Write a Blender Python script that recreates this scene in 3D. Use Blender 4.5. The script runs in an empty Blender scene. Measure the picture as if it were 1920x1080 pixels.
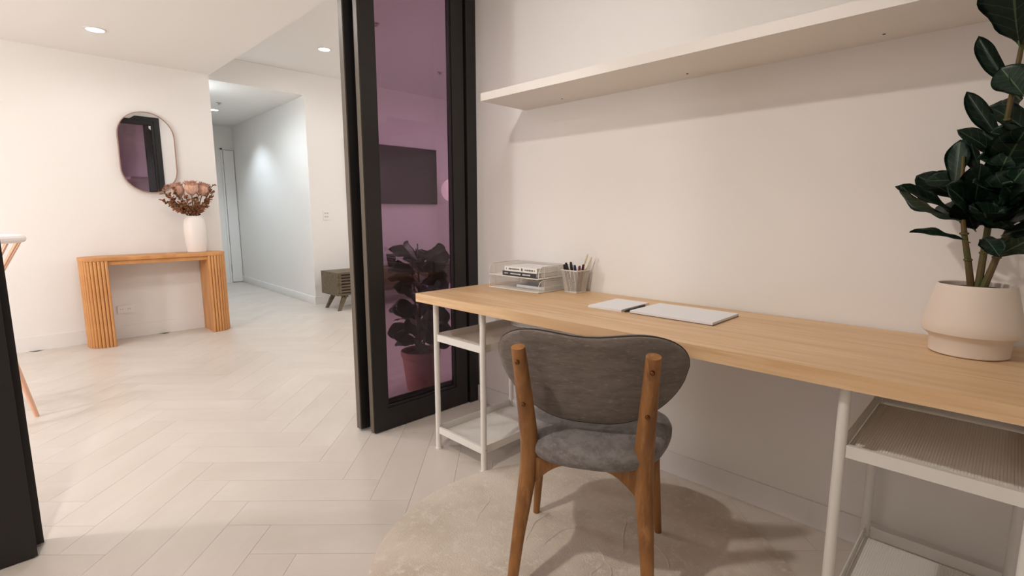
import bpy, bmesh, math, random
from mathutils import Vector, Matrix, Quaternion

random.seed(11)
S = bpy.context.scene
COL = S.collection
PI = math.pi

# ------------------------------------------------------------------ camera
cam_d = bpy.data.cameras.new('camera')
cam = bpy.data.objects.new('camera', cam_d)
COL.objects.link(cam)
F_PX, PITCH, YAW, ROLL, CAM_H = 954.55, 0.145554, 0.792469, -0.000994, 1.154
fw = Vector((math.sin(YAW) * math.cos(PITCH), math.cos(YAW) * math.cos(PITCH), -math.sin(PITCH)))
rt = Vector((math.cos(YAW), -math.sin(YAW), 0))
up = rt.cross(fw)
rt2 = math.cos(ROLL) * rt + math.sin(ROLL) * up
up2 = -math.sin(ROLL) * rt + math.cos(ROLL) * up
m = Matrix((rt2, up2, -fw)).transposed().to_4x4()
m.translation = Vector((0, 0, CAM_H))
cam.matrix_world = m
cam_d.sensor_width = 36
cam_d.lens = 36 * F_PX / 1920
cam_d.clip_start = 0.02
S.camera = cam

# ------------------------------------------------------------------ world, exposure
w = bpy.data.worlds.new('night')
w.use_nodes = True
w.node_tree.nodes['Background'].inputs[0].default_value = (0.05, 0.06, 0.08, 1)
w.node_tree.nodes['Background'].inputs[1].default_value = 1
S.world = w
S.view_settings.view_transform = 'Standard'
S.view_settings.look = 'None'
S.view_settings.gamma = 1
S.view_settings.use_curve_mapping = False
S.view_settings.exposure = 0.0
WARM = (1.0, 0.93, 0.86)
NEUT = (1.0, 0.98, 0.99)
COOL = (0.82, 0.97, 1.09)
# downlights: x, y, ceiling height, watts, colour, spot angle
LIVING_A = (0.693, 5.05, 2.515, 9, NEUT, 176)
LIVING_B = (0.693, 3.30, 2.515, 28, NEUT, 176)
LIVING_C = (-1.25, 5.05, 2.515, 8, NEUT, 176)
LIVING_D = (-1.25, 3.30, 2.515, 25, NEUT, 176)
LOUNGE_A = (2.602, 5.286, 2.835, 19, NEUT, 176)
LOUNGE_B = (2.602, 3.15, 2.835, 24, NEUT, 176)
LOUNGE_C = (4.60, 5.00, 2.835, 24, NEUT, 176)
LOUNGE_D = (4.60, 3.60, 2.835, 24, NEUT, 176)
HALL_A = (2.31, 8.04, 2.57, 44, COOL, 118)
HALL_B = (1.77, 6.62, 2.57, 48, COOL, 176)
STUDY_A = (-0.25, 1.15, 2.70, 98, WARM, 170)
STUDY_B = (1.15, 1.25, 2.70, 18, NEUT, 170)
FILL_PENDANT_W = 86  # power of the added fill pendants


# ------------------------------------------------------------------ helpers
def lin(c):
    return tuple(((v / 255) / 12.92 if v / 255 <= 0.04045 else ((v / 255 + 0.055) / 1.055) ** 2.4) for v in c)


def link(o, parent=None, **props):
    COL.objects.link(o)
    if parent is not None:
        o.parent = parent
    for k, v in props.items():
        o[k] = v
    return o


def obj(name, bm, m, parent=None, loc=None, rotz=0, bevel=0, seg=2, smooth=35, **props):
    if bevel:
        es = [e for e in bm.edges if len(e.link_faces) == 2 and e.calc_face_angle(0) > 0.6]
        bmesh.ops.bevel(bm, geom=es, offset=bevel, segments=seg, profile=0.5, affect='EDGES', clamp_overlap=True)
    me = bpy.data.meshes.new(name)
    bm.normal_update()
    bm.to_mesh(me)
    bm.free()
    if smooth:
        for p in me.polygons:
            p.use_smooth = True
        me.set_sharp_from_angle(angle=math.radians(smooth))
    ms = m if isinstance(m, (list, tuple)) else [m]
    for q in ms:
        me.materials.append(q)
    o = bpy.data.objects.new(name, me)
    if loc is not None:
        o.location = loc
    if rotz:
        o.rotation_euler = (0, 0, rotz)
    return link(o, parent, **props)


def thing(name, label, cat, loc=(0, 0, 0), rotz=0, group=None):
    o = bpy.data.objects.new(name, None)
    o.empty_display_size = 0.1
    o.location = loc
    o.rotation_euler = (0, 0, rotz)
    link(o, label=label, category=cat)
    if group:
        o['group'] = group
    return o


def tag(o, label, cat, group=None):
    o['label'] = label
    o['category'] = cat
    if group:
        o['group'] = group
    return o


def box(bm, x0, x1, y0, y1, z0, z1):
    vs = [bm.verts.new((x, y, z)) for z in (z0, z1) for x, y in ((x0, y0), (x1, y0), (x1, y1), (x0, y1))]
    for f in ((3, 2, 1, 0), (4, 5, 6, 7), (0, 1, 5, 4), (1, 2, 6, 5), (2, 3, 7, 6), (3, 0, 4, 7)):
        bm.faces.new([vs[i] for i in f])
    return bm


def B(x0, x1, y0, y1, z0, z1):
    return box(bmesh.new(), x0, x1, y0, y1, z0, z1)


def prism(bm, pts, z0, z1, fn=lambda x, y, z: (x, y, z)):
    a = [bm.verts.new(fn(x, y, z0)) for x, y in pts]
    b = [bm.verts.new(fn(x, y, z1)) for x, y in pts]
    n = len(pts)
    bm.faces.new(list(reversed(a)))
    bm.faces.new(b)
    for i in range(n):
        bm.faces.new((a[i], a[(i + 1) % n], b[(i + 1) % n], b[i]))
    bmesh.ops.recalc_face_normals(bm, faces=bm.faces[:])
    return bm


def tube(bm, pts, rad, n=12, caps=True, flat=1.0, ref=None):
    pts = [Vector(p) for p in pts]
    if not isinstance(rad, (list, tuple)):
        rad = [rad] * len(pts)
    rings = []
    t0 = (pts[1] - pts[0]).normalized()
    nx = Vector(ref) if ref else (Vector((0, 0, 1)) if abs(t0.z) < 0.9 else Vector((1, 0, 0)))
    for i, p in enumerate(pts):
        if i == 0:
            t = pts[1] - pts[0]
        elif i == len(pts) - 1:
            t = pts[-1] - pts[-2]
        else:
            t = (pts[i + 1] - pts[i]).normalized() + (pts[i] - pts[i - 1]).normalized()
        t.normalize()
        nx = (nx - t * nx.dot(t)).normalized()
        ny = t.cross(nx)
        rings.append([bm.verts.new(p + (nx * math.cos(2 * PI * k / n) + ny * math.sin(2 * PI * k / n) * flat) * rad[i]) for k in range(n)])
    for a, b in zip(rings, rings[1:]):
        for k in range(n):
            bm.faces.new((a[k], a[(k + 1) % n], b[(k + 1) % n], b[k]))
    if caps:
        bm.faces.new(list(reversed(rings[0])))
        bm.faces.new(rings[-1])
    return bm


def T(pts, rad, n=12, **k):
    return tube(bmesh.new(), pts, rad, n, **k)


def lathe(bm, prof, n=32, c=(0, 0, 0)):
    rings = []
    for r, z in prof:
        if r < 1e-6:
            rings.append([bm.verts.new((c[0], c[1], c[2] + z))])
        else:
            rings.append([bm.verts.new((c[0] + r * math.cos(2 * PI * k / n), c[1] + r * math.sin(2 * PI * k / n), c[2] + z)) for k in range(n)])
    for a, b in zip(rings, rings[1:]):
        for k in range(n):
            k2 = (k + 1) % n
            if len(a) == 1 and len(b) == 1:
                continue
            if len(a) == 1:
                bm.faces.new((a[0], b[k2], b[k]))
            elif len(b) == 1:
                bm.faces.new((a[k], a[k2], b[0]))
            else:
                bm.faces.new((a[k], a[k2], b[k2], b[k]))
    return bm


def wires(bm, o, u, v, nu, nv, wd):
    """a woven sheet: nu strips across u, nv strips across v, each a thin four-sided bar"""
    o, u, v = Vector(o), Vector(u), Vector(v)
    nrm = u.cross(v).normalized() * wd * 0.5
    for (a, b, n) in ((u, v, nu), (v, u, nv)):
        side = a.normalized() * wd * 0.5
        for i in range(n):
            p = o + a * ((i + 0.5) / n)
            q = p + b
            ra = [bm.verts.new(p + d) for d in (side, nrm, -side, -nrm)]
            rb = [bm.verts.new(q + d) for d in (side, nrm, -side, -nrm)]
            for k in range(4):
                bm.faces.new((ra[k], ra[(k + 1) % 4], rb[(k + 1) % 4], rb[k]))
    return bm


# ------------------------------------------------------------------ materials
def mat(name, rgb, rough=0.5, metal=0.0, spec=0.5, bump=None, vary=None, emit=None, coat=0, sheen=0, grain=None, space='Object', objrand=0.0):
    """vary = (rgb2, scale(x,y,z), detail, lo, hi): second colour mixed in by stretched noise
       bump = (scale, strength, distance)"""
    M = bpy.data.materials.new(name)
    M.use_nodes = True
    nt = M.node_tree
    N, L = nt.nodes, nt.links
    p = N['Principled BSDF']
    p.inputs['Base Color'].default_value = (*lin(rgb), 1)
    p.inputs['Roughness'].default_value = rough
    p.inputs['Metallic'].default_value = metal
    p.inputs['Specular IOR Level'].default_value = spec
    p.inputs['Coat Weight'].default_value = coat
    p.inputs['Sheen Weight'].default_value = sheen
    tc = N.new('ShaderNodeTexCoord')
    coord = tc.outputs[space]
    if objrand:
        oi = N.new('ShaderNodeObjectInfo')
        ml = N.new('ShaderNodeMath'); ml.operation = 'MULTIPLY'; ml.inputs[1].default_value = 37.0
        L.new(oi.outputs['Random'], ml.inputs[0])
        ad = N.new('ShaderNodeVectorMath'); ad.operation = 'ADD'
        cb = N.new('ShaderNodeCombineXYZ')
        for i in range(3):
            L.new(ml.outputs[0], cb.inputs[i])
        L.new(coord, ad.inputs[0]); L.new(cb.outputs[0], ad.inputs[1])
        coord = ad.outputs[0]
    colsock = None
    if vary:
        vs = vary if isinstance(vary, list) else [vary]
        prev = None
        for (rgb2, sc, det, lo, hi) in vs:
            mp = N.new('ShaderNodeMapping'); mp.inputs['Scale'].default_value = sc
            L.new(coord, mp.inputs[0])
            nz = N.new('ShaderNodeTexNoise'); nz.inputs['Scale'].default_value = 1; nz.inputs['Detail'].default_value = det
            nz.inputs['Roughness'].default_value = 0.6
            L.new(mp.outputs[0], nz.inputs['Vector'])
            mr = N.new('ShaderNodeMapRange'); mr.inputs['From Min'].default_value = lo; mr.inputs['From Max'].default_value = hi
            L.new(nz.outputs['Fac'], mr.inputs['Value'])
            mx = N.new('ShaderNodeMix'); mx.data_type = 'RGBA'
            L.new(mr.outputs[0], mx.inputs['Factor'])
            if prev is None:
                mx.inputs['A'].default_value = (*lin(rgb), 1)
            else:
                L.new(prev, mx.inputs['A'])
            mx.inputs['B'].default_value = (*lin(rgb2), 1)
            prev = mx.outputs['Result']
        colsock = prev
    if objrand:
        hv = N.new('ShaderNodeHueSaturation')
        mr = N.new('ShaderNodeMapRange'); mr.inputs['To Min'].default_value = 1 - objrand; mr.inputs['To Max'].default_value = 1 + objrand
        L.new(oi.outputs['Random'], mr.inputs['Value']); L.new(mr.outputs[0], hv.inputs['Value'])
        if colsock is not None:
            L.new(colsock, hv.inputs['Color'])
        else:
            hv.inputs['Color'].default_value = (*lin(rgb), 1)
        colsock = hv.outputs[0]
    if colsock is not None:
        L.new(colsock, p.inputs['Base Color'])
    if bump:
        sc = bump[0]
        mp = N.new('ShaderNodeMapping')
        mp.inputs['Scale'].default_value = sc if isinstance(sc, tuple) else (sc, sc, sc)
        L.new(coord, mp.inputs[0])
        nz = N.new('ShaderNodeTexNoise'); nz.inputs['Scale'].default_value = 1; nz.inputs['Detail'].default_value = 5
        L.new(mp.outputs[0], nz.inputs['Vector'])
        bp = N.new('ShaderNodeBump'); bp.inputs['Strength'].default_value = bump[1]; bp.inputs['Distance'].default_value = bump[2]
        L.new(nz.outputs['Fac'], bp.inputs['Height'])
        L.new(bp.outputs[0], p.inputs['Normal'])
    if emit:
        p.inputs['Emission Color'].default_value = (*emit[0], 1)
        p.inputs['Emission Strength'].default_value = emit[1]
    return M


M_wall = mat('wall_paint', (238, 234, 229), 0.6, spec=0.3, bump=(60, 0.05, 0.002))
M_ceil = mat('ceiling_paint', (240, 237, 233), 0.7, spec=0.2)
M_trim = mat('trim_paint', (236, 232, 228), 0.4)
M_floor = mat('pale_plank', (212, 203, 193), 0.34, spec=0.45, objrand=0.005,
              vary=[((205, 195, 184), (1.6, 4, 3), 5, 0.40, 0.70), ((218, 210, 202), (1.2, 3.2, 2), 5, 0.50, 0.78)], bump=((3, 14, 4), 0.16, 0.004))
M_grout = mat('plank_joint', (172, 160, 146), 0.8)
M_black = mat('black_metal', (30, 27, 26), 0.42, spec=0.5, bump=(90, 0.03, 0.001))
M_edge_lit = mat('lit_metal_edge', (92, 82, 70), 0.45, spec=0.5)  # door edge metal with the living room's light put into its colour
M_desk = mat('oak_veneer', (224, 188, 145), 0.42, vary=[((212, 172, 126), (26, 1.6, 26), 5, 0.4, 0.62), ((230, 198, 158), (60, 3, 60), 4, 0.5, 0.7)], bump=((120, 5, 120), 0.04, 0.001))
M_console = mat('oak_console', (208, 150, 92), 0.5, vary=((188, 128, 74), (9, 9, 2), 5, 0.4, 0.65))
M_walnut = mat('walnut_chair', (160, 110, 60), 0.38, vary=[((130, 84, 42), (24, 24, 3), 5, 0.4, 0.62), ((176, 126, 74), (50, 50, 5), 4, 0.55, 0.75)], bump=((80, 80, 8), 0.05, 0.001))
M_fab = mat('grey_weave', (128, 118, 110), 0.95, spec=0.1, sheen=0.2, vary=[((114, 104, 95), (16, 16, 60), 6, 0.42, 0.62), ((150, 140, 132), (50, 50, 180), 5, 0.56, 0.76)], bump=(420, 0.5, 0.002))
M_seat = mat('grey_seat_weave', (138, 133, 130), 0.95, spec=0.1, sheen=0.2, vary=[((116, 110, 107), (30, 18, 50), 6, 0.42, 0.62), ((152, 147, 144), (80, 60, 90), 5, 0.56, 0.76)], bump=(420, 0.5, 0.002))
M_pipe = mat('dark_piping', (56, 47, 42), 0.9)
M_white = mat('white_powdercoat', (232, 228, 222), 0.4)
M_wire = mat('white_wire', (230, 224, 214), 0.5)
M_shelf = mat('white_laminate', (236, 230, 222), 0.45)
M_ceram = mat('matte_ceramic', (226, 212, 198), 0.55, bump=(120, 0.06, 0.001))
M_vase = mat('white_vase', (236, 228, 222), 0.45)
M_soil = mat('soil', (52, 36, 26), 0.95, bump=(60, 0.9, 0.02), vary=((84, 58, 40), (60, 60, 60), 4, 0.45, 0.6))
M_stem = mat('woody_stem', (104, 78, 46), 0.7, vary=((78, 84, 42), (30, 30, 12), 4, 0.4, 0.6), bump=(80, 0.4, 0.003))
M_terra = mat('terracotta_pink', (180, 132, 116), 0.8, bump=(60, 0.15, 0.002))
M_rug = mat('cream_rug', (216, 203, 187), 1.0, spec=0.05, sheen=0.4, vary=[((200, 186, 168), (5, 5, 5), 6, 0.45, 0.65), ((224, 213, 200), (40, 40, 40), 3, 0.5, 0.7)], bump=(160, 0.6, 0.006))
M_paper = mat('white_paper', (240, 240, 242), 0.55)
M_paperedge = mat('pad_backing', (120, 104, 92), 0.7)
M_ink = mat('dark_plastic', (26, 26, 30), 0.35)
M_blue = mat('blue_plastic', (36, 52, 96), 0.35)
M_red = mat('maroon_plastic', (96, 34, 40), 0.35)
M_cream = mat('pale_wood', (222, 204, 168), 0.5)
M_silver = mat('steel', (190, 186, 180), 0.3, metal=1)
M_brass = mat('copper_screw', (120, 78, 50), 0.3, metal=1)
M_rose = mat('rose_gold', (186, 150, 134), 0.35, metal=0.6)
M_mirror = mat('mirror_silver', (240, 240, 240), 0.0, metal=1)
M_cab = mat('smoked_oak', (104, 90, 68), 0.5, vary=((82, 70, 50), (3, 30, 30), 5, 0.4, 0.62))
M_cabin = mat('cabinet_inside', (42, 22, 18), 0.7)
M_tv = mat('tv_screen', (12, 12, 14), 0.25)
M_blush = mat('blush_wood', (232, 184, 154), 0.5)
M_blushw = mat('stool_white', (246, 238, 232), 0.4)
M_spine_w = mat('book_white', (238, 236, 232), 0.6)
M_spine_k = mat('book_black', (52, 50, 54), 0.5)
M_text_k = mat('print_dark', (70, 70, 76), 0.7)
M_text_w = mat('print_light', (225, 222, 218), 0.7)
M_protea = mat('dried_protea', (224, 182, 160), 0.95, sheen=0.3, vary=((200, 148, 124), (60, 60, 20), 4, 0.42, 0.62))
M_dry = mat('dried_leaf', (150, 94, 66), 0.8, objrand=0.15, vary=((128, 96, 60), (20, 20, 20), 3, 0.45, 0.6))
M_drystem = mat('dried_stem', (92, 70, 48), 0.8)
M_hole = mat('screw_hole', (60, 46, 36), 0.9)
M_cup = mat('dark_glass_cup', (60, 54, 56), 0.3)
M_globe = mat('globe_glass', (246, 236, 226), 0.5, emit=((1.0, 0.86, 0.76), 0.9))
M_glow = mat('downlight_diffuser', (255, 255, 255), 0.5, emit=((1.0, 0.97, 0.94), 14))
M_socket = mat('outlet_plastic', (240, 236, 232), 0.35)
M_rocker = mat('switch_rocker', (206, 202, 198), 0.4)
M_slot = mat('outlet_slot', (110, 104, 100), 0.6)


def leaf_mat(name, dark, light, vein):
    M = mat(name, dark, 0.36, spec=0.45, vary=(light, (9, 9, 9), 4, 0.4, 0.7), objrand=0.12)
    nt = M.node_tree; N, L = nt.nodes, nt.links
    p = N['Principled BSDF']
    src = p.inputs['Base Color'].links[0].from_socket
    uv = N.new('ShaderNodeUVMap')
    sp = N.new('ShaderNodeSeparateXYZ'); L.new(uv.outputs[0], sp.inputs[0])

    def mth(op, a, b=None):
        n = N.new('ShaderNodeMath'); n.operation = op
        for i, v in enumerate((a, b)):
            if v is None:
                continue
            if isinstance(v, (int, float)):
                n.inputs[i].default_value = v
            else:
                L.new(v, n.inputs[i])
        return n.outputs[0]
    ax = mth('ABSOLUTE', sp.outputs[0])
    mid = mth('LESS_THAN', ax, 0.045)
    # side veins leave the midrib at an angle
    ph = mth('SUBTRACT', mth('MULTIPLY', sp.outputs[1], 7.0), mth('MULTIPLY', ax, 1.6))
    fr = mth('FRACT', ph)
    side = mth('MULTIPLY', mth('LESS_THAN', fr, 0.07), 0.45)
    fac = mth('MAXIMUM', mid, side)
    mx = N.new('ShaderNodeMix'); mx.data_type = 'RGBA'
    L.new(fac, mx.inputs['Factor']); L.new(src, mx.inputs['A']); mx.inputs['B'].default_value = (*lin(vein), 1)
    L.new(mx.outputs['Result'], p.inputs['Base Color'])
    bp = N.new('ShaderNodeBump'); bp.inputs['Strength'].default_value = 0.5; bp.inputs['Distance'].default_value = 0.003
    L.new(fac, bp.inputs['Height']); L.new(bp.outputs[0], p.inputs['Normal'])
    return M


M_leaf = leaf_mat('fig_leaf', (24, 44, 34), (36, 60, 44), (92, 116, 84))
M_leaf2 = leaf_mat('floor_fig_leaf', (30, 48, 32), (44, 68, 40), (80, 100, 66))


def glass_mat():
    M = bpy.data.materials.new('purple_tinted_glass')
    M.use_nodes = True
    nt = M.node_tree; N, L = nt.nodes, nt.links
    N.remove(N['Principled BSDF'])
    out = N['Material Output']
    t = N.new('ShaderNodeBsdfTransparent'); t.inputs[0].default_value = (0.755, 0.672, 0.742, 1)   # two faces per pane, two panes
    g = N.new('ShaderNodeBsdfGlossy'); g.inputs['Roughness'].default_value = 0.02; g.inputs['Color'].default_value = (0.9, 0.82, 0.86, 1)
    fr = N.new('ShaderNodeFresnel'); fr.inputs['IOR'].default_value = 1.6
    mx = N.new('ShaderNodeMixShader')
    geo = N.new('ShaderNodeNewGeometry')          # reflect at the outer face only, no internal reflection
    inv = N.new('ShaderNodeMath'); inv.operation = 'SUBTRACT'; inv.inputs[0].default_value = 1
    L.new(geo.outputs['Backfacing'], inv.inputs[1])
    mu = N.new('ShaderNodeMath'); mu.operation = 'MULTIPLY'
    L.new(inv.outputs[0], mu.inputs[0]); L.new(fr.outputs[0], mu.inputs[1])
    L.new(mu.outputs[0], mx.inputs[0]); L.new(t.outputs[0], mx.inputs[1]); L.new(g.outputs[0], mx.inputs[2])
    L.new(mx.outputs[0], out.inputs[0])
    return M


M_glass = glass_mat()


def struct(name, bm, m, parent=None, **k):
    if parent is None:
        k['kind'] = 'structure'
    return obj(name, bm, m, parent, **k)


# ------------------------------------------------------------------ room shell
XW = 2.03          # desk wall
floor = struct('floor', B(-3.1, 6.3, -1.4, 9.6, -0.06, -0.008), M_grout)
# herringbone planks at 45 degrees: u runs away from the camera, v runs to the right
PW, PL = 0.163, 0.652
cs = math.sqrt(0.5)
cands = []
for k in range(-60, 60):
    for q in range(-14, 14):
        v0 = -1.543 + k * PW
        u0 = 2.253 - k * PW + q * 2 * PL
        for (va, vb, ua, ub, o) in ((v0, v0 + PW, u0 - PL, u0, 0), (v0, v0 + PL, u0, u0 + PW, 1)):
            vc, uc = (va + vb) / 2, (ua + ub) / 2
            x, y = (uc + vc) * cs, (uc - vc) * cs
            ok = (-0.95 < x < 2.28 and -1.45 < y <= 2.45) or (-3.1 < x < 6.3 and 2.05 < y < 6.05) or (1.30 < x < 6.3 and 6.0 < y < 6.6) or (1.30 < x < 3.3 and 6.1 < y < 9.6)
            if not ok:
                continue
            # planks in front of the camera first, nearest first
            depth = uc
            lat = abs(vc)
            score = math.hypot(uc, vc) + (100 if (depth < 0.9 or lat > depth * 1.12 + 0.25) else 0)
            cands.append((score, x, y, o))
cands.sort()


def plank_bm(ll, ww):
    bm = B(-ll / 2 + 0.0005, ll / 2 - 0.0005, -ww / 2 + 0.0005, ww / 2 - 0.0005, -0.009, 0)
    return bm


proto = obj('floor_plank', plank_bm(PL, PW), M_floor, floor, bevel=0.0005, seg=1, smooth=0)
for i, (s, x, y, o) in enumerate(cands[:300]):
    c = proto if i == 0 else proto.copy()
    if i:
        COL.objects.link(c)
        c.parent = floor
    c.location = (x, y, 0)
    c.rotation_euler = (0, 0, PI / 4 if o == 0 else -PI / 4)
bm = bmesh.new()
for (s, x, y, o) in cands[300:]:
    a = PI / 4 if o == 0 else -PI / 4
    vs = []
    for z in (-0.009, 0):
        for lx, ly in ((-1, -1), (1, -1), (1, 1), (-1, 1)):
            px_, py_ = lx * (PL / 2 - 0.0012), ly * (PW / 2 - 0.0012)
            vs.append(bm.verts.new((x + px_ * math.cos(a) - py_ * math.sin(a), y + px_ * math.sin(a) + py_ * math.cos(a), z)))
    for f in ((4, 5, 6, 7), (0, 1, 5, 4), (1, 2, 6, 5), (2, 3, 7, 6), (3, 0, 4, 7)):
        bm.faces.new([vs[i] for i in f])
obj('floor_plank', bm, M_floor, floor, smooth=0, kind='stuff')

HT = 3.0
struct('wall_right', B(XW, XW + 0.15, -1.35, 2.27, 0, HT), M_wall)                 # desk wall
struct('wall_back', B(-0.71, XW, -1.35, -1.2, 0, HT), M_wall)
struct('wall_left', B(-0.86, -0.71, -1.35, 2.27, 0, HT), M_wall)
struct('wall_front_right', B(XW, 6.2, 2.27, 2.42, 0, HT), M_wall)                  # lounge side of the desk wall's end
struct('wall_front_left', B(-3.0, -0.71, 2.27, 2.42, 0, HT), M_wall)
struct('wall_front_header', B(-0.71, XW, 2.29, 2.42, 2.56, HT), M_wall)
struct('wall_far_left', B(-3.0, 1.66, 5.86, 9.4, 0, HT), M_wall)                   # console wall
bm = prism(bmesh.new(), [(2.815, 6.3), (6.2, 6.3), (6.2, 9.4), (2.94, 9.4)], 0, HT)
struct('wall_far_right', bm, M_wall)
struct('wall_far_end', B(-3.0, 6.2, 9.4, 9.55, 0, HT), M_wall)
struct('wall_side_left', B(-3.15, -3.0, 2.27, 9.55, 0, HT), M_wall)
struct('wall_side_right', B(6.2, 6.35, 2.27, 9.55, 0, HT), M_wall)
struct('ceiling', B(-0.71, XW, -1.2, 2.29, 2.70, 2.9), M_ceil)
struct('ceiling', B(-3.0, 1.667, 2.42, 5.86, 2.515, 2.95), M_ceil)                 # lowered part over the entry
struct('ceiling', B(1.667, 6.2, 2.42, 6.3, 2.835, 2.95), M_ceil)
struct('ceiling', prism(bmesh.new(), [(1.66, 6.3), (2.8155, 6.3), (2.9405, 9.4), (1.66, 9.4)], 2.57, 2.834), M_wall)                     # hallway, closes the opening's head

# baseboards
struct('baseboard_right', B(XW - 0.009, XW, -1.2, 2.29, 0.0, 0.1), M_trim, bevel=0.002)
struct('baseboard_far_left', B(-3.0, 1.66, 5.847, 5.86, 0.0, 0.12), M_trim, bevel=0.002)
bm = prism(bmesh.new(), [(2.802, 6.3), (2.815, 6.3), (2.94, 9.39), (2.927, 9.39)], 0, 0.1)
struct('baseboard_hall', bm, M_trim, bevel=0.002)
struct('baseboard_far_right', B(2.802, 6.2, 6.287, 6.3, 0.0, 0.1), M_trim, bevel=0.002)
struct('baseboard_back', B(-0.71, XW, -1.2, -1.188, 0.0, 0.1), M_trim, bevel=0.002)
struct('baseboard_left', B(-0.71, -0.698, -1.19, 2.29, 0.0, 0.1), M_trim, bevel=0.002)

# door head in black over the sliding panels
struct('trim_1', B(-0.71, XW, 2.25, 2.43, 2.50, 2.56), M_black, bevel=0.002)


# ------------------------------------------------------------------ sliding glazed doors
def panel(name, x0, x1, y0, y1, zb, left_edge_mat=None, xg0=None, xg1=None):
    ww = 0.085
    root = obj(name, B(x0, x0 + 0.001, y0, y1, zb, zb + 0.001), M_black, kind='structure')
    zt = 2.4995
    xa = xg0 if xg0 is not None else x0 + ww
    xb = xg1 if xg1 is not None else x1 - ww
    s1 = obj('stile', B(x0, xa, y0, y1, zb, zt), M_black, root, bevel=0.003)
    s2 = obj('stile', B(xb, x1, y0, y1, zb, zt), M_black, root, bevel=0.003)
    obj('bottom_rail', B(xa, xb, y0, y1, zb, 0.122), M_black, root, bevel=0.003)
    obj('top_rail', B(xa, xb, y0, y1, zt - 0.05, zt), M_black, root, bevel=0.003)
    ym = (y0 + y1) / 2
    obj('glass_pane', B(xa - 0.01, xb + 0.01, ym - 0.003, ym + 0.003, 0.112, zt - 0.04), M_glass, root, smooth=0)
    # glazing beads on the near face
    gb = 0.012
    obj('glazing_bead', B(xa, xa + gb, y0 + 0.006, ym - 0.003, 0.122, zt - 0.05), M_black, root, bevel=0.002)
    obj('glazing_bead', B(xb - gb, xb, y0 + 0.006, ym - 0.003, 0.122, zt - 0.05), M_black, root, bevel=0.002)
    obj('glazing_bead', B(xa + gb, xb - gb, y0 + 0.006, ym - 0.003, 0.122, 0.122 + gb), M_black, root, bevel=0.002)
    return root


# right-hand pair: the near one carries the glass the camera sees, the rear one is slid behind it
d1 = panel('door_1', 1.306, 1.945, 2.30, 2.345, 0.006, xg0=1.384, xg1=1.860)
obj('lit_edge_strip', B(1.3015, 1.306, 2.305, 2.340, 0.01, 2.49), M_edge_lit, d1, bevel=0.001, label='thin strip of metal door edge in a painted lit tone')  # side edge of the black panel, light on it painted as a paler strip
d2 = panel('door_2', 1.276, 1.955, 2.385, 2.425, 0.012, xg0=1.352, xg1=1.925)
obj('lit_edge_strip', B(1.270, 1.276, 2.386, 2.424, 0.014, 2.49), M_edge_lit, d2, bevel=0.001, label='thin strip of metal door edge in a painted lit tone')
struct('trim_2', B(1.958, XW, 2.29, 2.43, 0.0, 2.4995), M_black, bevel=0.003)
# left-hand pair
d3 = panel('door_3', -0.62, -0.006, 2.256, 2.296, 0.006)
d4 = panel('door_4', -0.60, 0.014, 2.33, 2.37, 0.008)
struct('trim_3', B(-0.71, -0.63, 2.25, 2.43, 0.0, 2.4995), M_black, bevel=0.003)

# hallway door leaf
dr = struct('door_5', B(2.775, 2.93, 9.36, 9.398, 0.01, 2.18), M_trim, bevel=0.003)
for z in (0.25, 1.9):
    obj('hinge', T([(2.770, 9.357, z - 0.05), (2.770, 9.357, z + 0.05)], 0.008, 8), M_silver, dr)
obj('door_frame', B(2.742, 2.768, 9.372, 9.4, 0.0, 2.21), M_trim, dr, bevel=0.002)
obj('door_frame', B(2.742, 2.94, 9.372, 9.4, 2.187, 2.212), M_trim, dr, bevel=0.002)


# ------------------------------------------------------------------ downlights
def downlight(spec, label, r=0.055, name='ceiling_downlight', group='recessed round downlights'):
    x, y, z, P, colr, ang = spec
    t = thing(name, label, 'light', (x, y, z), group=group)
    obj('trim_ring', lathe(bmesh.new(), [(r, 0.001), (r + 0.016, 0.0), (r + 0.017, -0.004), (r + 0.002, -0.006), (r, -0.004), (r, 0.001)], 32), M_white, t)
    obj('diffuser', lathe(bmesh.new(), [(0, -0.003), (r * 0.5, -0.003), (r, -0.002)], 32), M_glow, t)
    l = bpy.data.lights.new('downlight_beam', 'SPOT')
    l.energy = P
    l.color = colr
    l.spot_size = math.radians(ang)
    l.spot_blend = 0.6
    l.shadow_soft_size = 0.05 if spec is not STUDY_B else 0.2
    lo = bpy.data.objects.new('lamp', l)
    lo.location = (0, 0, -0.02)
    link(lo, t)
    return t


downlight(LIVING_A, 'round white ceiling downlight above the mirror wall, left of the ceiling step')
downlight(LIVING_B, 'round ceiling downlight over the entry floor, out of view, nearest the doors')
downlight(LIVING_C, 'added unseen round ceiling downlight above the bar stool')  # unseen, added to help light the living room
downlight(LIVING_D, 'added unseen round ceiling downlight behind the left sliding door')  # another unseen lamp added for the living room's light
downlight(LOUNGE_A, 'round white downlight in the raised ceiling beside the black door')
downlight(LOUNGE_B, 'added unseen round downlight in the raised ceiling close behind the black door')  # added to light the lounge, kept above the view
downlight(LOUNGE_C, 'added unseen round downlight in the raised ceiling near the wall television')  # added lounge light, its source never in view
downlight(LOUNGE_D, 'added unseen round downlight in the raised ceiling, farthest to the right')  # added lounge light, hidden past the desk wall
downlight(HALL_A, 'small bright downlight deep in the hallway ceiling')
downlight(HALL_B, 'added unseen downlight just inside the hallway opening')  # added to brighten the hallway, hidden past the console wall's corner
downlight(STUDY_A, 'round ceiling downlight over the study floor, out of view')
downlight(STUDY_B, 'round ceiling downlight close to the desk wall, above the shelf and out of view')


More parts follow.
